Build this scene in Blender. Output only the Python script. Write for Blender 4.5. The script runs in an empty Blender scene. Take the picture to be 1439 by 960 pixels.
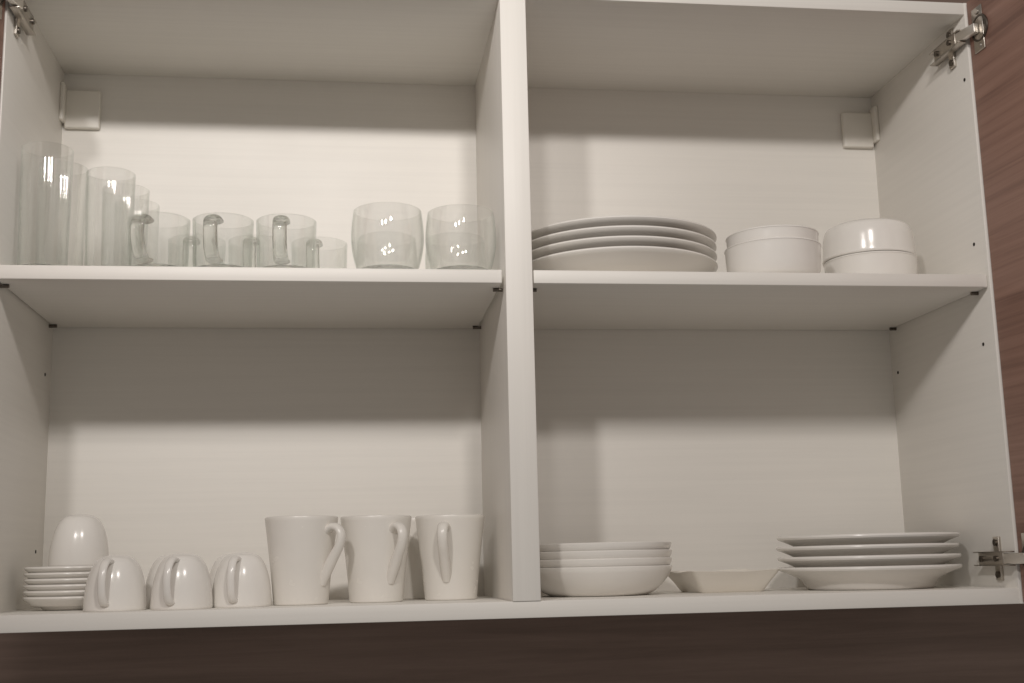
import bpy, bmesh, math, random
from mathutils import Vector, Matrix

random.seed(4)
scene = bpy.context.scene
COL = scene.collection
R = math.radians

# ------------------------------------------------------------------ camera
CAM = (0.3815, -1.3636, 0.0416)
YAW, PITCH, ROLL = 0.13786, 0.17935, -0.02284
F_PX = 1717.88                      # focal length in pixels of a 1439 px wide frame
fw = Vector((math.sin(YAW) * math.cos(PITCH), math.cos(YAW) * math.cos(PITCH), math.sin(PITCH)))
rt = Vector((math.cos(YAW), -math.sin(YAW), 0))
up = rt.cross(fw)
r2 = rt * math.cos(ROLL) + up * math.sin(ROLL)
u2 = -rt * math.sin(ROLL) + up * math.cos(ROLL)
cam_data = bpy.data.cameras.new('camera')
cam_data.sensor_width = 36.0
cam_data.lens = 36.0 * F_PX / 1439.0
cam_data.clip_start = 0.02
cam_data.clip_end = 60
cam = bpy.data.objects.new('camera', cam_data)
COL.objects.link(cam)
m = Matrix((r2, u2, -fw)).transposed().to_4x4()
m.translation = Vector(CAM)
cam.matrix_world = m
scene.camera = cam

# ------------------------------------------------------------------ light
world = bpy.data.worlds.new('World')
scene.world = world
world.use_nodes = True
bg = world.node_tree.nodes['Background']
bg.inputs['Color'].default_value = (1.0, 0.95, 0.89, 1)
bg.inputs['Strength'].default_value = 0.21


def lamp(name, loc, power, radius, color=(1.0, 0.90, 0.79)):
    d = bpy.data.lights.new(name, 'POINT')
    d.energy = power
    d.shadow_soft_size = radius
    d.color = color
    o = bpy.data.objects.new(name, d)
    o.location = loc
    COL.objects.link(o)
    return o


def spot(name, loc, aim, power, radius, cone, color=(1.0, 0.90, 0.79)):
    d = bpy.data.lights.new(name, 'SPOT')
    d.energy = power
    d.shadow_soft_size = radius
    d.color = color
    d.spot_size = R(cone)
    d.spot_blend = 1.0
    o = bpy.data.objects.new(name, d)
    o.location = loc
    o.rotation_euler = (Vector(aim) - Vector(loc)).to_track_quat('-Z', 'Y').to_euler()
    COL.objects.link(o)
    return o


LAMP_COLOR = (1.0, 0.935, 0.88)
spot('ceiling_spot', (-0.19, -1.70, 1.15), (0.75, 0.28, 0.25), 46, 0.055, 66, (1.0, 0.95, 0.91))
spot('ceiling_spot', (0.20, -1.62, 1.13), (0.28, 0.28, 0.60), 34, 0.055, 38, (1.0, 0.95, 0.91))
lamp('ceiling_lamp', (0.66, -1.38, 1.09), 30, 0.055, LAMP_COLOR)

scene.view_settings.view_transform = 'Standard'
scene.view_settings.look = 'None'
scene.view_settings.exposure = 0.0
scene.view_settings.gamma = 1.0
scene.view_settings.use_curve_mapping = False
scene.render.engine = 'CYCLES'
scene.cycles.max_bounces = 16
scene.cycles.diffuse_bounces = 6
scene.cycles.glossy_bounces = 6
scene.cycles.transmission_bounces = 14
scene.cycles.transparent_max_bounces = 40
scene.cycles.sample_clamp_indirect = 4.0
scene.cycles.filter_width = 1.5


# ------------------------------------------------------------------ materials
def new_mat(name):
    mt = bpy.data.materials.new(name)
    mt.use_nodes = True
    nt = mt.node_tree
    return mt, nt, nt.nodes['Principled BSDF'], nt.nodes['Material Output']


def N(nt, kind, **kw):
    n = nt.nodes.new(kind)
    for k, v in kw.items():
        if k in n.inputs:
            n.inputs[k].default_value = v
        else:
            setattr(n, k, v)
    return n


def coords(nt, scale):
    tc = N(nt, 'ShaderNodeTexCoord')
    mp = N(nt, 'ShaderNodeMapping')
    mp.inputs['Scale'].default_value = scale
    nt.links.new(tc.outputs['Object'], mp.inputs['Vector'])
    return mp.outputs['Vector']


def ramp(nt, src, stops):
    r = N(nt, 'ShaderNodeValToRGB')
    el = r.color_ramp.elements
    while len(el) < len(stops):
        el.new(0.5)
    for e, (p, c) in zip(el, stops):
        e.position = p
        e.color = (c[0], c[1], c[2], 1)
    nt.links.new(src, r.inputs['Fac'])
    return r.outputs['Color']


def melamine(name, scale, col=(0.80, 0.775, 0.73)):
    """off-white laminate with a faint embossed grain"""
    mt, nt, b, out = new_mat(name)
    v = coords(nt, scale)
    n1 = N(nt, 'ShaderNodeTexNoise', Scale=1.0, Detail=5.0, Roughness=0.62)
    nt.links.new(v, n1.inputs['Vector'])
    d = [c * 0.972 for c in col]
    nt.links.new(ramp(nt, n1.outputs['Fac'], [(0.36, d), (0.60, col)]), b.inputs['Base Color'])
    n2 = N(nt, 'ShaderNodeTexNoise', Scale=9.0, Detail=4.0, Roughness=0.6)
    tc = N(nt, 'ShaderNodeTexCoord')
    nt.links.new(tc.outputs['Object'], n2.inputs['Vector'])
    rr = N(nt, 'ShaderNodeMapRange')
    rr.inputs['To Min'].default_value = 0.36
    rr.inputs['To Max'].default_value = 0.52
    nt.links.new(n2.outputs['Fac'], rr.inputs['Value'])
    nt.links.new(rr.outputs['Result'], b.inputs['Roughness'])
    bp = N(nt, 'ShaderNodeBump', Strength=0.10, Distance=0.0004)
    nt.links.new(n1.outputs['Fac'], bp.inputs['Height'])
    nt.links.new(bp.outputs['Normal'], b.inputs['Normal'])
    b.inputs['Specular IOR Level'].default_value = 0.35
    return mt


def wood(name, scale, dark, mid, light, rough=0.5):
    mt, nt, b, out = new_mat(name)
    v = coords(nt, scale)
    n0 = N(nt, 'ShaderNodeTexNoise', Scale=1.0, Detail=8.0, Roughness=0.66, Distortion=0.35)
    nt.links.new(v, n0.inputs['Vector'])
    v2 = coords(nt, tuple(s * 0.22 for s in scale))
    n1 = N(nt, 'ShaderNodeTexNoise', Scale=1.0, Detail=3.0, Roughness=0.5, Distortion=0.5)
    nt.links.new(v2, n1.inputs['Vector'])
    mx = N(nt, 'ShaderNodeMix')
    mx.inputs['Factor'].default_value = 0.42
    nt.links.new(n0.outputs['Fac'], mx.inputs['A'])
    nt.links.new(n1.outputs['Fac'], mx.inputs['B'])
    nt.links.new(ramp(nt, mx.outputs['Result'], [(0.36, dark), (0.5, mid), (0.64, light)]), b.inputs['Base Color'])
    b.inputs['Roughness'].default_value = rough
    b.inputs['Specular IOR Level'].default_value = 0.3
    bp = N(nt, 'ShaderNodeBump', Strength=0.15, Distance=0.0006)
    nt.links.new(n0.outputs['Fac'], bp.inputs['Height'])
    nt.links.new(bp.outputs['Normal'], b.inputs['Normal'])
    return mt


def ceramic(name, col, rough):
    mt, nt, b, out = new_mat(name)
    n = N(nt, 'ShaderNodeTexNoise', Scale=38.0, Detail=3.0, Roughness=0.55)
    tc = N(nt, 'ShaderNodeTexCoord')
    nt.links.new(tc.outputs['Object'], n.inputs['Vector'])
    nt.links.new(ramp(nt, n.outputs['Fac'], [(0.35, [c * 0.985 for c in col]), (0.62, col)]), b.inputs['Base Color'])
    rr = N(nt, 'ShaderNodeMapRange')
    rr.inputs['To Min'].default_value = rough * 0.92
    rr.inputs['To Max'].default_value = rough * 1.12
    nt.links.new(n.outputs['Fac'], rr.inputs['Value'])
    nt.links.new(rr.outputs['Result'], b.inputs['Roughness'])
    bp = N(nt, 'ShaderNodeBump', Strength=0.02, Distance=0.0006)
    nt.links.new(n.outputs['Fac'], bp.inputs['Height'])
    nt.links.new(bp.outputs['Normal'], b.inputs['Normal'])
    return mt


def metal(name, col, rough):
    mt, nt, b, out = new_mat(name)
    b.inputs['Base Color'].default_value = (*col, 1)
    b.inputs['Metallic'].default_value = 1.0
    n = N(nt, 'ShaderNodeTexNoise', Scale=160.0, Detail=2.0)
    rr = N(nt, 'ShaderNodeMapRange')
    rr.inputs['To Min'].default_value = rough * 0.7
    rr.inputs['To Max'].default_value = rough * 1.4
    nt.links.new(n.outputs['Fac'], rr.inputs['Value'])
    nt.links.new(rr.outputs['Result'], b.inputs['Roughness'])
    return mt


def plain(name, col, rough=0.6):
    mt, nt, b, out = new_mat(name)
    b.inputs['Base Color'].default_value = (*col, 1)
    b.inputs['Roughness'].default_value = rough
    return mt


def thin_glass(name, tint):
    """a thin glass wall: light passes straight on, a little is mirrored"""
    mt, nt, b, out = new_mat(name)
    nt.nodes.remove(b)
    tr = N(nt, 'ShaderNodeBsdfTransparent')
    tr.inputs['Color'].default_value = (*tint, 1)
    gl = N(nt, 'ShaderNodeBsdfGlossy')
    gl.inputs['Roughness'].default_value = 0.02
    fr = N(nt, 'ShaderNodeFresnel')
    geo = N(nt, 'ShaderNodeNewGeometry')
    ior = N(nt, 'ShaderNodeMapRange')          # the same mirror share on both faces of the wall
    ior.inputs['To Min'].default_value = 1.5
    ior.inputs['To Max'].default_value = 1 / 1.5
    nt.links.new(geo.outputs['Backfacing'], ior.inputs['Value'])
    nt.links.new(ior.outputs['Result'], fr.inputs['IOR'])
    mx = N(nt, 'ShaderNodeMixShader')
    nt.links.new(fr.outputs['Fac'], mx.inputs[0])
    nt.links.new(tr.outputs[0], mx.inputs[1])
    nt.links.new(gl.outputs[0], mx.inputs[2])
    rf = N(nt, 'ShaderNodeBsdfGlass')
    rf.inputs['Roughness'].default_value = 0.015
    rf.inputs['IOR'].default_value = 1.5
    m2 = N(nt, 'ShaderNodeMixShader')
    m2.inputs[0].default_value = 0.11
    nt.links.new(mx.outputs[0], m2.inputs[1])
    nt.links.new(rf.outputs[0], m2.inputs[2])
    nt.links.new(m2.outputs[0], out.inputs['Surface'])
    ab = N(nt, 'ShaderNodeVolumeAbsorption')       # the longer the way through the wall, the darker: grey edges
    ab.inputs['Color'].default_value = (0.70, 0.745, 0.71, 1)
    ab.inputs['Density'].default_value = 48.0
    nt.links.new(ab.outputs[0], out.inputs['Volume'])
    return mt


def solid_glass(name, tint):
    """thick glass: refracts, with a share of light going straight through"""
    mt, nt, b, out = new_mat(name)
    nt.nodes.remove(b)
    g = N(nt, 'ShaderNodeBsdfGlass')
    g.inputs['Color'].default_value = (*tint, 1)
    g.inputs['Roughness'].default_value = 0.02
    g.inputs['IOR'].default_value = 1.5
    tr = N(nt, 'ShaderNodeBsdfTransparent')
    tr.inputs['Color'].default_value = (*tint, 1)
    mx = N(nt, 'ShaderNodeMixShader')
    mx.inputs[0].default_value = 0.35
    nt.links.new(g.outputs[0], mx.inputs[1])
    nt.links.new(tr.outputs[0], mx.inputs[2])
    nt.links.new(mx.outputs[0], out.inputs['Surface'])
    return mt


M_FLAT = melamine('laminate_flat', (3, 160, 160))
M_UPR = melamine('laminate_upright', (160, 160, 3))
M_SIDE = melamine('laminate_side', (160, 3, 160))
M_EDGE = melamine('edge_band', (40, 40, 40), (0.83, 0.80, 0.755))
M_WOOD = wood('brown_wood', (3.0, 90, 110), (0.21, 0.117, 0.090), (0.315, 0.183, 0.142), (0.39, 0.235, 0.185))
M_WALL = wood('brown_wall', (2.0, 60, 45), (0.17, 0.118, 0.094), (0.235, 0.163, 0.132), (0.30, 0.212, 0.174), 0.6)
M_PORC = ceramic('white_porcelain', (0.83, 0.805, 0.765), 0.19)
M_STONE = ceramic('white_stoneware', (0.80, 0.77, 0.72), 0.26)
M_CREAM = ceramic('cream_ceramic', (0.80, 0.76, 0.69), 0.30)
M_METAL = metal('nickel_steel', (0.52, 0.48, 0.43), 0.28)
M_GLINT = metal('nickel_painted_glint', (0.80, 0.77, 0.72), 0.42)  # hinge link: bright reflection put into a lighter base colour
M_DARKM = metal('dark_steel', (0.16, 0.14, 0.12), 0.38)
M_HOLE = plain('bore_dark', (0.025, 0.02, 0.017), 0.9)
M_PLAST = plain('white_plastic', (0.82, 0.79, 0.73), 0.35)
M_GLASS = thin_glass('clear_glass', (0.995, 0.996, 0.995))
M_THICK = solid_glass('thick_glass', (0.968, 0.974, 0.965))


# ------------------------------------------------------------------ helpers
def finish(bm, name, mat, parent=None, angle=38, smooth=True):
    bmesh.ops.recalc_face_normals(bm, faces=bm.faces)
    if smooth:
        for f in bm.faces:
            f.smooth = True
        for e in bm.edges:
            if len(e.link_faces) == 2 and e.calc_face_angle(0) > R(angle):
                e.smooth = False
    me = bpy.data.meshes.new(name)
    bm.to_mesh(me)
    bm.free()
    me.materials.append(mat)
    return put(me, name, parent)


def put(me, name, parent=None, loc=None, rotz=0):
    o = bpy.data.objects.new(name, me)
    COL.objects.link(o)
    if parent:
        o.parent = parent
    if loc:
        o.location = loc
    o.rotation_euler.z = rotz
    return o


def thing(name, label, cat, loc=(0, 0, 0), rotz=0, group=None):
    o = bpy.data.objects.new(name, None)
    o.empty_display_size = 0.02
    COL.objects.link(o)
    o.location = loc
    o.rotation_euler.z = rotz
    tag(o, label, cat, group)
    return o


def tag(o, label, cat, group=None):
    o['label'] = label
    o['category'] = cat
    if group:
        o['group'] = group
    return o


def box_bm(a, b, bevel=0.0, seg=2):
    bm = bmesh.new()
    bmesh.ops.create_cube(bm, size=1)
    a, b = Vector(a), Vector(b)
    for v in bm.verts:
        v.co = Vector((a[i] + (v.co[i] + 0.5) * (b[i] - a[i]) for i in range(3)))
    if bevel:
        bmesh.ops.bevel(bm, geom=list(bm.edges), offset=bevel, segments=seg, affect='EDGES', profile=0.5)
    return bm


def box(name, a, b, mat, parent=None, bevel=0.0007):
    return finish(box_bm(a, b, bevel), name, mat, parent, 50)


def lathe_bm(profile, seg=72, closed=True, wobble=None):
    """revolve (r, z) points about z; r == 0 makes a pole"""
    bm = bmesh.new()
    rings = []
    for r, z in profile:
        if r < 1e-6:
            rings.append([bm.verts.new((0, 0, z))])
        else:
            rings.append([bm.verts.new((r * math.cos(2 * math.pi * k / seg), r * math.sin(2 * math.pi * k / seg), z))
                          for k in range(seg)])
    n = len(rings)
    for i in range(n if closed else n - 1):
        A, B = rings[i], rings[(i + 1) % n]
        if len(A) == 1 and len(B) == 1:
            continue
        for k in range(seg):
            k2 = (k + 1) % seg
            if len(A) == 1:
                bm.faces.new((A[0], B[k], B[k2]))
            elif len(B) == 1:
                bm.faces.new((A[k], A[k2], B[0]))
            else:
                bm.faces.new((A[k], A[k2], B[k2], B[k]))
    return bm


def spline(pts, n=6):
    """Catmull-Rom through points of any dimension"""
    out = []
    P = [Vector(p) for p in pts]
    for i in range(len(P) - 1):
        p0 = P[i - 1] if i else P[0] * 2 - P[1]
        p1, p2 = P[i], P[i + 1]
        p3 = P[i + 2] if i + 2 < len(P) else P[-1] * 2 - P[-2]
        for k in range(n):
            t = k / n
            out.append(0.5 * ((2 * p1) + (p2 - p0) * t + (2 * p0 - 5 * p1 + 4 * p2 - p3) * t * t
                              + (3 * p1 - p0 - 3 * p2 + p3) * t * t * t))
    out.append(P[-1])
    return [tuple(p) for p in out]


def strap_bm(path, sizes, seg=14, n=7):
    """handle: an oval swept along an (x, z) path in the y = 0 plane; sizes = (half width in y, half thickness)"""
    ctrl = [(p[0], p[1], s[0], s[1]) for p, s in zip(path, sizes)]
    pts = spline(ctrl, n)
    bm = bmesh.new()
    rings = []
    for i, (x, z, w, t) in enumerate(pts):
        a = pts[max(i - 1, 0)]
        b = pts[min(i + 1, len(pts) - 1)]
        T = Vector((b[0] - a[0], 0, b[1] - a[1])).normalized()
        Nn = Vector((T.z, 0, -T.x))
        ring = []
        for k in range(seg):
            an = 2 * math.pi * k / seg
            c, s = math.cos(an), math.sin(an)
            ring.append(bm.verts.new(Vector((x, 0, z)) + Nn * (t * c) + Vector((0, w * s, 0))))
        rings.append(ring)
    for A, B in zip(rings, rings[1:]):
        for k in range(seg):
            bm.faces.new((A[k], A[(k + 1) % seg], B[(k + 1) % seg], B[k]))
    bm.faces.new(rings[0][::-1])
    bm.faces.new(rings[-1])
    return bm


def vessel(outer, wall, floor, n=5):
    """closed profile of a cup: outer = [(r, z)] from the foot edge up to the rim"""
    o = [(0, outer[0][1])] + spline(outer, n)
    rim_r, rim_z = outer[-1]
    inner = []
    for r, z in reversed(spline(outer, n)):
        if z < floor + 0.0005:
            break
        inner.append((max(r - wall, 0.001), z))
    inner = inner[1:]
    bead = [(rim_r - wall * 0.15, rim_z + wall * 0.35), (rim_r - wall * 0.5, rim_z + wall * 0.5),
            (rim_r - wall * 0.85, rim_z + wall * 0.35)]
    last = inner[-1][0]
    inner += [(last * 0.93, floor + 0.0003), (last * 0.5, floor), (0, floor)]
    return o + bead + inner


# ------------------------------------------------------------------ measures of the cabinet (metres)
XD, XE, XR = 0.565, 0.5964, 1.1610      # divider faces, inner face of the right side
D = 0.2850                               # inner depth
ZS, ZSH = 0.3605, 0.3763                 # underside and top of the middle shelves
ZT = 0.7151                              # underside of the top panel
T = 0.016

wall = finish(box_bm((-0.75, D + 0.012, -0.75), (1.95, D + 0.05, 0.95)), 'wall', M_WALL)
wall['kind'] = 'structure'

cab = thing('wall_cabinet', 'off-white wall cabinet with open brown wooden doors, a divider and two shelves', 'cabinet')
box('side_panel', (-T, 0, -0.0182), (0, D + 0.010, ZT + T), M_SIDE, cab)
box('side_panel', (XR, 0, -0.0182), (XR + T, D + 0.010, ZT + T), M_SIDE, cab)
box('divider', (XD, -0.0008, 0.0), (XE, D, ZT), M_UPR, cab)
box('bottom_panel', (-0.0002, 0.0006, -0.0182), (XR + 0.0002, D, 0.0), M_FLAT, cab)
box('top_panel', (-0.0002, 0.0006, ZT), (XR + 0.0002, D, ZT + T), M_FLAT, cab)
box('back_panel', (-0.0005, D, -0.012), ((XD + XE) / 2, D + 0.004, ZT + 0.012), M_FLAT, cab, 0)
box('back_panel', ((XD + XE) / 2, D, -0.012), (XR + 0.0005, D + 0.004, ZT + 0.012), M_FLAT, cab, 0)

shelves = []
for x0, x1 in ((0.0024, XD - 0.0040), (XE + 0.0018, XR - 0.0016)):
    s = box('shelf', (x0, 0.0028, ZS), (x1, D - 0.0015, ZSH), M_FLAT, cab, 0.0009)
    shelves.append(s)
    for px, sx in ((x0 - 0.001, 1), (x1 + 0.001, -1)):
        for py in (0.030, 0.262):
            bm = bmesh.new()
            bmesh.ops.create_cone(bm, cap_ends=True, segments=14, radius1=0.0023, radius2=0.0021, depth=0.013,
                                  matrix=Matrix.Translation((px + sx * 0.0018, py, ZS - 0.0021)) @ Matrix.Rotation(R(90), 4, 'Y'))
            finish(bm, 'shelf_pin', M_DARKM, s)


def bore(x, sx, y, z, r=0.0022):
    bm = bmesh.new()
    mt = Matrix.Translation((x + sx * 0.0002, y, z)) @ Matrix.Rotation(R(90), 4, 'Y')
    bmesh.ops.create_cone(bm, cap_ends=True, segments=16, radius1=r, radius2=r, depth=0.0008, matrix=mt)
    finish(bm, 'pin_hole', M_HOLE, cab)


for y, z in ((0.252, 0.293), (0.246, 0.069)):
    bore(0, 1, y, z)
for y, z in ((0.266, 0.296), (0.028, 0.294), (0.028, 0.421), (0.014, 0.633)):
    bore(XR, -1, y, z)

# covers of the hanging brackets in the upper back corners
for s, x in ((1, 0.0), (-1, XR)):
    c = box('bracket_cover', (min(x + s * 0.004, x + s * 0.050), D - 0.009, 0.6350),
            (max(x + s * 0.004, x + s * 0.050), D + 0.0005, 0.6885), M_PLAST, cab, 0.0022)
    box('cover_flange', (min(x - s * 0.0003, x + s * 0.0052), D - 0.022, 0.6420),
        (max(x - s * 0.0003, x + s * 0.0052), D - 0.002, 0.6950), M_PLAST, c, 0.0016)


# doors: swung open on the outer sides
def door(xh, side, opening, z0, z1):
    """side = +1 for the right-hand door; local x runs along the door away from its hinges"""
    a = R(opening - 90)
    d = Vector((side * math.sin(a), -math.cos(a), 0))
    bm = box_bm((0, 0, z0), (0.594, 0.018, z1), 0.0009)
    n = Vector((side * math.cos(a), math.sin(a), 0))        # outward, away from the cabinet inside
    mt = Matrix.Identity(4)
    for i in range(3):
        mt[i][0] = d[i]
        mt[i][1] = n[i]
    o = finish(bm, 'door', M_WOOD, cab, 50)
    mt.translation = Vector((xh, -0.003, 0))
    if mt.determinant() < 0:
        o.data.flip_normals()
    o.matrix_basis = mt
    return o, d, n


door_r, dr, nr = door(XR + 0.0020, 1, 93.0, -0.017, ZT + 0.015)
door_l, dl, nl = door(-0.0012, -1, 99.0, -0.017, ZT + 0.015)


def hinge(x, side, z, d, n, xh):
    """concealed cabinet hinge: cross plate on the side panel, arm, link and cup on the door"""
    h = bpy.data.objects.new('hinge', None)
    h.empty_display_size = 0.02
    COL.objects.link(h)
    h.parent = cab

    def bx(name, y0, y1, z0, z1, x0, x1, mat, bev=0.0008):
        xa, xb = x - side * x0, x - side * x1
        return box(name, (min(xa, xb), y0, z + z0), (max(xa, xb), y1, z + z1), mat, h, bev)
    bx('mounting_plate', 0.030, 0.043, -0.026, 0.026, -0.0005, 0.0035, M_METAL)
    for zz in (-0.019, 0.019):
        bm = bmesh.new()
        bmesh.ops.create_cone(bm, cap_ends=True, segments=16, radius1=0.0042, radius2=0.0036, depth=0.002,
                              matrix=Matrix.Translation((x - side * 0.0042, 0.0365, z + zz)) @ Matrix.Rotation(R(90), 4, 'Y'))
        finish(bm, 'screw', M_DARKM, h)
    # arm: a U channel whose tail forks in two
    bx('hinge_arm', 0.004, 0.060, -0.0085, 0.0085, 0.0125, 0.0142, M_METAL, 0.0005)
    for zz in (-0.0085, 0.0071):
        bx('arm_cheek', -0.004, 0.073, zz, zz + 0.0014, 0.0030, 0.0142, M_METAL, 0.0004)
    for yy in (0.018, 0.052):
        bm = bmesh.new()
        bmesh.ops.create_cone(bm, cap_ends=True, segments=16, radius1=0.0038, radius2=0.0034, depth=0.003,
                              matrix=Matrix.Translation((x - side * 0.0150, yy, z)) @ Matrix.Rotation(R(90), 4, 'Y'))
        finish(bm, 'screw', M_DARKM, h)
    bx('plate_saddle', 0.022, 0.056, -0.0065, 0.0065, 0.0030, 0.0120, M_DARKM, 0.0006)
    # links from the arm to the cup in the door
    c0 = Vector((xh, -0.003, z)) + d * 0.0215
    bm = bmesh.new()
    p0, p1 = Vector((x - side * 0.0105, 0.004, z)), c0 - n * 0.007
    ax = (p1 - p0)
    L = ax.length
    ax.normalize()
    sd = ax.cross(Vector((0, 0, 1))).normalized()
    mt = Matrix.Identity(4)
    for i in range(3):
        mt[i][0], mt[i][1], mt[i][2] = ax[i], sd[i], (0, 0, 1)[i]
    mt.translation = p0
    b2 = box_bm((-0.004, -0.0045, -0.0062), (L + 0.004, 0.0030, 0.0062), 0.001)
    b2.transform(mt)
    finish(b2, 'hinge_link', M_GLINT, h, 50)
    bm.free()
    # flange and cup on the door
    mt = Matrix.Identity(4)
    for i in range(3):
        mt[i][0], mt[i][1], mt[i][2] = d[i], n[i], (0, 0, 1)[i]
    mt.translation = c0
    b3 = box_bm((-0.0105, -0.0018, -0.029), (0.0115, 0.0004, 0.029), 0.0008)
    b3.transform(mt)
    finish(b3, 'cup_flange', M_METAL, h, 50)
    b4 = lathe_bm([(0, -0.001), (0.0165, -0.001), (0.0175, 0.0012), (0.0172, 0.0022), (0.0150, 0.0026), (0.0140, 0.0014), (0, 0.0012)], 32, False)
    b4.transform(mt @ Matrix.Translation((0.004, 0, 0)) @ Matrix.Rotation(R(90), 4, 'X'))
    finish(b4, 'hinge_cup', M_DARKM, h)
    for zz in (-0.0225, 0.0225):
        b5 = lathe_bm([(0, 0), (0.0040, 0), (0.0034, 0.0018), (0, 0.0022)], 16, False)
        b5.transform(mt @ Matrix.Translation((0.002, -0.0016, zz)) @ Matrix.Rotation(R(90), 4, 'X'))
        finish(b5, 'screw', M_METAL, h)


hinge(XR, 1, 0.684, dr, nr, XR + 0.0020)
hinge(XR, 1, 0.034, dr, nr, XR + 0.0020)
hinge(0.0, -1, 0.684, dl, nl, -0.0012)

# ------------------------------------------------------------------ glassware on the left shelf
CACHE = {}


def part(key, name, make, mat, parent, angle=38, loc=None):
    """one mesh per key, shared by every copy"""
    if key not in CACHE:
        o = finish(make(), name, mat, parent, angle)
        CACHE[key] = o.data
    else:
        o = put(CACHE[key], name, parent)
    if loc:
        o.location = loc
    return o


def straight_glass(key, h, r, loc, label, group, rot=0):
    t = thing('drinking_glass', label, 'glass', loc, rot, group)
    base = 0.009

    def body():
        rb, w = r * 0.93, 0.0016
        o = [(rb, base + 0.0001), (r * 0.965, h * 0.45), (r, h - 0.0006)]
        i = [(r - w, h - 0.0006), (r * 0.965 - w, h * 0.45), (rb - w, base + 0.0001)]
        return lathe_bm(o + [(r - w * 0.5, h)] + i, 64, True)

    def foot():
        rb = r * 0.93
        return lathe_bm([(0, 0.0012), (rb * 0.78, 0.0006), (rb * 0.9, 0), (rb * 0.985, 0.0018), (rb, 0.004), (rb, base),
                         (rb - 0.0018, base), (rb * 0.85, base * 0.82), (0, base * 0.72)], 64, False)
    part(key + 'b', 'glass_wall', body, M_GLASS, t)
    part(key + 'f', 'glass_base', foot, M_THICK, t)
    return t


SH = ZSH
straight_glass('tall', 0.153, 0.0288, (0.037, 0.060, SH), 'tall straight clear glass beside the side panel, at the shelf edge', None)
straight_glass('tall', 0.153, 0.0288, (0.040, 0.128, SH), 'tall straight clear glass beside the side panel, behind its twin', None, 0.4)
straight_glass('mid', 0.130, 0.0278, (0.1065, 0.076, SH), 'medium straight clear glass at the front of its row of three', None)
straight_glass('mid', 0.130, 0.0278, (0.1130, 0.139, SH), 'medium straight clear glass in the middle of its row of three', None, 0.5)
straight_glass('mid', 0.130, 0.0278, (0.1160, 0.203, SH), 'medium straight clear glass at the back of its row of three', None, 1.1)


def glass_mug(loc, az, label):
    h, r = 0.069, 0.0352
    t = thing('glass_mug', label, 'glass mug', loc, az, 'clear glass mugs on the shelf')
    base = 0.008

    def body():
        w = 0.0026
        o = [(r * 0.95, base + 0.0001), (r * 0.965, h * 0.3), (r * 0.985, h * 0.7), (r, h - 0.001)]
        i = [(a - w, z) for a, z in reversed(o)]
        return lathe_bm(o + [(r - w * 0.5, h)] + i, 64, True)

    def foot():
        rb = r * 0.95
        return lathe_bm([(0, 0.0014), (rb * 0.75, 0.0008), (rb * 0.9, 0), (rb * 0.985, 0.002), (rb, 0.004), (rb, base),
                         (rb - 0.0028, base), (rb * 0.84, base * 0.8), (0, base * 0.7)], 64, False)

    def hand():
        return strap_bm([(r * 0.96, 0.058), (r + 0.010, 0.0595), (r + 0.0195, 0.054), (r + 0.0215, 0.040),
                         (r + 0.0175, 0.023), (r + 0.0085, 0.0125), (r * 0.945, 0.012)],
                        [(0.0095, 0.0042), (0.0088, 0.0040), (0.0084, 0.0040), (0.0082, 0.0038),
                         (0.0082, 0.0038), (0.0086, 0.0040), (0.0095, 0.0042)])
    part('gmb', 'glass_wall', body, M_GLASS, t)
    part('gmf', 'glass_base', foot, M_THICK, t)
    part('gmh', 'handle', hand, M_THICK, t, 60)
    return t


glass_mug((0.1665, 0.057, SH), R(-106), 'clear glass mug standing right against the medium straight glasses')
glass_mug((0.2395, 0.056, SH), R(-99), 'clear glass mug at the shelf edge between two other glass mugs')
glass_mug((0.3125, 0.056, SH), R(-95), 'clear glass mug at the shelf edge, closest to the rounded tumblers')
glass_mug((0.1985, 0.152, SH), R(-92), 'clear glass mug in the rear row, seen through the first mug')
glass_mug((0.2720, 0.150, SH), R(-95), 'clear glass mug in the rear row, seen through the middle mug')
glass_mug((0.3490, 0.156, SH), R(-97), 'clear glass mug in the rear row, jutting out towards the rounded tumblers')


def round_tumbler(loc, k, label):
    t = thing('rounded_tumbler', label, 'tumbler', loc, 0, 'rounded clear tumblers')
    key = 'rt%.3f' % k
    P = [(0.0345, 0.0080), (0.0375, 0.0140), (0.0410, 0.0280), (0.0430, 0.0440), (0.0428, 0.0580), (0.0415, 0.0715), (0.0402, 0.0808)]
    P = [(a * k, b * k) for a, b in P]
    w = 0.0017

    def body():
        o = spline(P, 5)
        i = [(a - w, z) for a, z in reversed(o)]
        return lathe_bm(o + [(P[-1][0] - w * 0.5, P[-1][1] + 0.0006)] + i, 72, True)

    def foot():
        q = [(0, 0.0016), (0.025, 0.0010), (0.0300, 0), (0.0322, 0.0010), (0.0334, 0.0040), (0.0345, 0.0079),
             (0.0327, 0.0079), (0.0285, 0.0066), (0.012, 0.0056), (0, 0.0054)]
        return lathe_bm([(a * k, b * k) for a, b in q], 72, False)
    part(key + 'b', 'glass_wall', body, M_GLASS, t)
    part(key + 'f', 'glass_base', foot, M_THICK, t)
    return t


round_tumbler((0.4312, 0.0500, SH), 1.0, 'rounded clear tumbler at the shelf edge, next to the glass mugs')
round_tumbler((0.5185, 0.0490, SH), 0.985, 'rounded clear tumbler at the shelf edge, next to the divider')
round_tumbler((0.4335, 0.145, SH), 0.90, 'smaller rounded tumbler seen through the one beside the glass mugs')
round_tumbler((0.5205, 0.143, SH), 0.90, 'smaller rounded tumbler seen through the one beside the divider')


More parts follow.
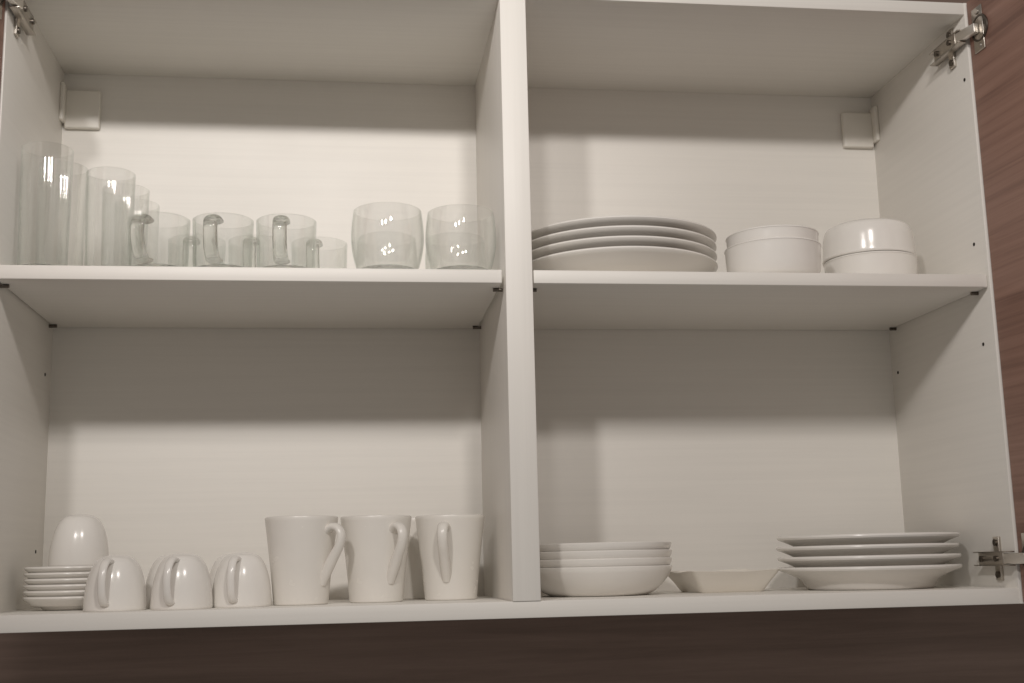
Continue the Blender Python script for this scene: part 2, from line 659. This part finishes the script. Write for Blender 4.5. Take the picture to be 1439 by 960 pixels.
# ------------------------------------------------------------------ plates and bowls
def plate_bm(Rr, rf, pitch, rise, lip=0.0032, foot=0.003, seg=96, curve=0.5):
    """round plate: foot ring rf, well top at height pitch, rim top at rise + pitch"""
    th = 0.0042
    top = rise
    ro = Rr
    out = spline([(rf * 1.02, foot * 0.6), (rf + (ro - rf) * 0.18, pitch - th + (top - pitch) * 0.10 + 0.0006),
                  (rf + (ro - rf) * 0.55, pitch - th + (top - pitch) * curve + 0.0004),
                  (ro - 0.0012, top - lip)], 5)
    rim = [(ro, top - lip * 0.55), (ro - 0.0003, top - lip * 0.2), (ro - 0.0014, top), (ro - 0.0032, top - 0.0004)]
    inn = spline([(ro - 0.006, top - 0.0018), (rf + (ro - rf) * 0.55, pitch + (top - pitch) * (curve - 0.05)),
                  (rf + (ro - rf) * 0.12, pitch + 0.0006), (rf * 0.9, pitch)], 5)
    prof = [(0, pitch - th), (rf * 0.86, pitch - th), (rf * 0.90, 0.0004), (rf * 0.94, 0), (rf * 0.99, 0.0004)] + out + rim + inn + [(0, pitch)]
    return lathe_bm(prof, seg, False)


def coupe_bm():
    """deep coupe plate: rounded side turning upright towards the rim"""
    out = spline([(0.0615, 0.0010), (0.0690, 0.0048), (0.0775, 0.0118), (0.0850, 0.0205), (0.0900, 0.0285), (0.0915, 0.0330)], 5)
    rim = [(0.0916, 0.0342), (0.0908, 0.0350), (0.0896, 0.0349)]
    inn = spline([(0.0884, 0.0335), (0.0855, 0.0270), (0.0750, 0.0165), (0.0640, 0.0108), (0.0540, 0.0095)], 5)
    prof = [(0, 0.0050), (0.0520, 0.0050), (0.0545, 0.0004), (0.0570, 0.0), (0.0600, 0.0003)] + out + rim + inn + [(0, 0.0095)]
    return lathe_bm(prof, 96, False)


def stack_names(n):
    return {2: ['topmost', 'lowest'], 4: ['topmost', 'second from the top', 'third from the top', 'lowest'],
            6: ['topmost', 'second from the top', 'third from the top', 'fourth from the top', 'fifth from the top', 'lowest']}[n]


def plate_stack(key, name, cat, kind, n, x, y, z, make, pitch, mat, group, jit=0.001, tail=''):
    nm = stack_names(n)
    for k in range(n):
        if key not in CACHE:
            o = finish(make(), name, mat)
            CACHE[key] = o.data
        else:
            o = put(CACHE[key], name)
        dx, dy = (random.uniform(-jit, jit), random.uniform(-jit, jit)) if k else (0, 0)
        o.location = (x + dx, y + dy, z + k * (pitch - 0.0001))
        o.rotation_euler.z = random.uniform(0, 6)
        which = nm[n - 1 - k]
        tag(o, '%s, %s of its stack of %s%s' % (kind, which, {2: 'two', 4: 'four', 6: 'six'}[n], tail), cat, group)


plate_stack('dinner', 'dinner_plate', 'plate', 'large round white dinner plate', 4, 0.7300, 0.1510, SH,
            lambda: plate_bm(0.1312, 0.080, 0.0128, 0.0355, lip=0.0040, curve=0.48), 0.0128, M_PORC, 'stacked dinner plates', 0.0006)
plate_stack('side', 'side_plate', 'plate', 'white side plate with flared rim', 4, 1.0360, 0.1300, 0,
            lambda: plate_bm(0.1116, 0.0765, 0.0128, 0.0285, lip=0.0044, curve=0.60), 0.0128, M_PORC, 'stacked side plates', 0.0016)
plate_stack('soup', 'soup_plate', 'soup plate', 'deep white soup plate beside the divider', 4, 0.6925, 0.1500, 0,
            lambda: coupe_bm(), 0.0095, M_PORC, 'stacked soup plates', 0.0008)
plate_stack('saucer', 'saucer', 'saucer', 'small white saucer', 6, 0.0700, 0.1450, 0,
            lambda: plate_bm(0.0562, 0.034, 0.0068, 0.0160, lip=0.0036, curve=0.32, foot=0.002), 0.0068, M_PORC, 'stacked saucers', 0.0005)


def bowl_bm(r, h):
    o = [(r * 0.74, 0.0), (r * 0.895, 0.0048), (r * 0.962, 0.0145), (r * 0.988, 0.030), (r, h - 0.004), (r * 1.012, h - 0.002)]
    return lathe_bm(vessel(o, 0.0042, 0.0095, 6), 80, False)


def bowl_at(loc, label, inverted=False, k=1.0):
    if 'bowl' not in CACHE:
        o = finish(bowl_bm(0.0592, 0.047), 'bowl', M_PORC)
        CACHE['bowl'] = o.data
    else:
        o = put(CACHE['bowl'], 'bowl')
    o.location = loc
    o.scale = (k, k, 1)
    if inverted:
        o.rotation_euler.x = math.pi
    tag(o, label, 'bowl', 'stacked white bowls')


# ------------------------------------------------------------------ cups and mugs
def cup_parts(t):
    """small coffee cup turned upside down: rim on the shelf, foot on top"""
    P = [(0.0060, 0.0604), (0.0125, 0.0593), (0.0190, 0.0563), (0.0247, 0.0490), (0.0292, 0.0375), (0.0320, 0.0240), (0.0333, 0.0105), (0.0336, 0.0012)]

    def body():
        w = 0.0028
        o = spline(P, 5)
        i = [(max(a - w, 0.002), min(z, 0.0545)) for a, z in reversed(o) if z < 0.054]
        prof = [(0, 0.0606)] + o + \
               [(P[-1][0] - 0.0007, 0.0002), (P[-1][0] - w * 0.5, 0), (P[-1][0] - w + 0.0005, 0.0003)] + i[1:] + [(0.010, 0.0548), (0, 0.0550)]
        return lathe_bm(prof, 64, False)

    def hand():
        return strap_bm([(0.0205, 0.0525), (0.0300, 0.0540), (0.0400, 0.0475), (0.0447, 0.0340), (0.0430, 0.0190), (0.0375, 0.0095), (0.0315, 0.0075)],
                        [(0.0056, 0.0032), (0.0050, 0.0030), (0.0046, 0.0028), (0.0044, 0.0027), (0.0044, 0.0027), (0.0048, 0.0028), (0.0056, 0.0030)])
    part('cupb', 'cup_body', body, M_PORC, t)
    part('cuph', 'handle', hand, M_PORC, t, 60)


def coffee_cup(loc, az, label):
    t = thing('coffee_cup', label, 'cup', loc, az, 'coffee cups standing upside down')
    cup_parts(t)
    return t


def tall_mug(loc, az, label):
    t = thing('tall_mug', label, 'mug', loc, az, 'tapered white mugs')
    P = [(0.0295, 0.0), (0.0312, 0.0012), (0.0318, 0.006), (0.0340, 0.030), (0.0370, 0.056), (0.0400, 0.080), (0.0424, 0.0985)]

    def body():
        return lathe_bm(vessel(P, 0.0036, 0.006, 5), 80, False)

    def hand():
        return strap_bm([(0.0330, 0.0800), (0.0450, 0.0872), (0.0545, 0.0850), (0.0585, 0.0765), (0.0552, 0.0650), (0.0472, 0.0530),
                         (0.0402, 0.0420), (0.0345, 0.0310), (0.0315, 0.0220)],
                        [(0.0072, 0.0048), (0.0068, 0.0047), (0.0064, 0.0045), (0.0062, 0.0045), (0.0062, 0.0050), (0.0064, 0.0060),
                         (0.0066, 0.0064), (0.0062, 0.0056), (0.0046, 0.0036)])
    part('mugb', 'mug_body', body, M_STONE, t)
    part('mugh', 'handle', hand, M_STONE, t, 60)
    return t


def square_dish(loc, rot):
    """small square dish with flared sides and an uneven rim"""
    bm = bmesh.new()

    def sq(h, rc, z, n=6, wave=0.0):
        pts = []
        for q in range(4):
            cx = (h - rc) * (1 if q in (0, 3) else -1)
            cy = (h - rc) * (1 if q in (0, 1) else -1)
            for k in range(n + 1):
                a = R(90 * q + 90 * k / n)
                pts.append([cx + rc * math.cos(a), cy + rc * math.sin(a)])
        full = []
        for i in range(len(pts)):
            a, b = pts[i], pts[(i + 1) % len(pts)]
            dd = math.hypot(b[0] - a[0], b[1] - a[1])
            full.append(a)
            if dd > 0.01:
                for k in range(1, 7):
                    full.append([a[0] + (b[0] - a[0]) * k / 7, a[1] + (b[1] - a[1]) * k / 7])
        out = []
        for i, (a, b) in enumerate(full):
            ang = math.atan2(b, a)
            zz = z + wave * (0.9 * math.cos(4 * ang + math.pi) + 0.35 * math.sin(7 * ang + 1))
            out.append(bm.verts.new((a, b, zz)))
        return out
    rings = [sq(0.0400, 0.006, 0.0), sq(0.0415, 0.006, 0.0012), sq(0.0480, 0.006, 0.012), sq(0.0565, 0.006, 0.0238, wave=0.0008),
             sq(0.0580, 0.0062, 0.0258, wave=0.0010), sq(0.0568, 0.006, 0.0264, wave=0.0010), sq(0.0545, 0.006, 0.0250, wave=0.0008),
             sq(0.0455, 0.006, 0.0125), sq(0.0390, 0.006, 0.0048)]
    for A, B in zip(rings, rings[1:]):
        n = len(A)
        for k in range(n):
            bm.faces.new((A[k], A[(k + 1) % n], B[(k + 1) % n], B[k]))
    bm.faces.new(rings[0][::-1])
    bm.faces.new(rings[-1])
    o = finish(bm, 'square_dish', M_CREAM, None, 45)
    o.location = loc
    o.rotation_euler.z = rot
    tag(o, 'small cream square dish with flared uneven sides between the plate stacks', 'dish')


BX, BY = 0.9135, 0.0700
bowl_at((BX, BY, SH), 'glossy white bowl next to the dinner plates, lower of its nested pair')
bowl_at((BX + 0.0006, BY + 0.001, SH + 0.0160), 'white bowl nested in the one next to the dinner plates', False, 0.962)
BX, BY = 1.0690, 0.1300
bowl_at((BX, BY, SH), 'glossy white bowl beside the side panel, lower of the pair')
bowl_at((BX - 0.001, BY + 0.001, SH + 0.0474 * 2 - 0.0003), 'white bowl turned over on top of the bowl beside the side panel', True)
square_dish((0.8560, 0.172, 0), R(4))

coffee_cup((0.1300, 0.064, 0), R(-99), 'upside-down white coffee cup standing in front of the saucer stack')
coffee_cup((0.2025, 0.058, 0), R(-104), 'upside-down white coffee cup at the shelf edge, in the middle of three')
coffee_cup((0.2655, 0.082, 0), R(-101), 'upside-down white coffee cup touching the first tall mug')
coffee_cup((0.1830, 0.136, 0), R(75), 'upside-down white coffee cup behind the gap beside the saucers')
coffee_cup((0.2510, 0.158, 0), R(80), 'upside-down white coffee cup behind the gap beside the tall mug')
coffee_cup((0.0735, 0.143, 5 * 0.0067 + 0.0155), R(70), 'upside-down white coffee cup resting on top of the saucer stack')

tall_mug((0.3315, 0.098, 0), R(-38), 'tapered white mug beside the upside-down coffee cups')
tall_mug((0.4185, 0.120, 0), R(-60), 'tapered white mug at the middle of the row of mugs')
tall_mug((0.5085, 0.138, 0), R(-104), 'tapered white mug next to the divider, handle pointing out')
tall_mug((0.4660, 0.226, 0), R(60), 'tapered white mug standing behind the gap between two mugs')
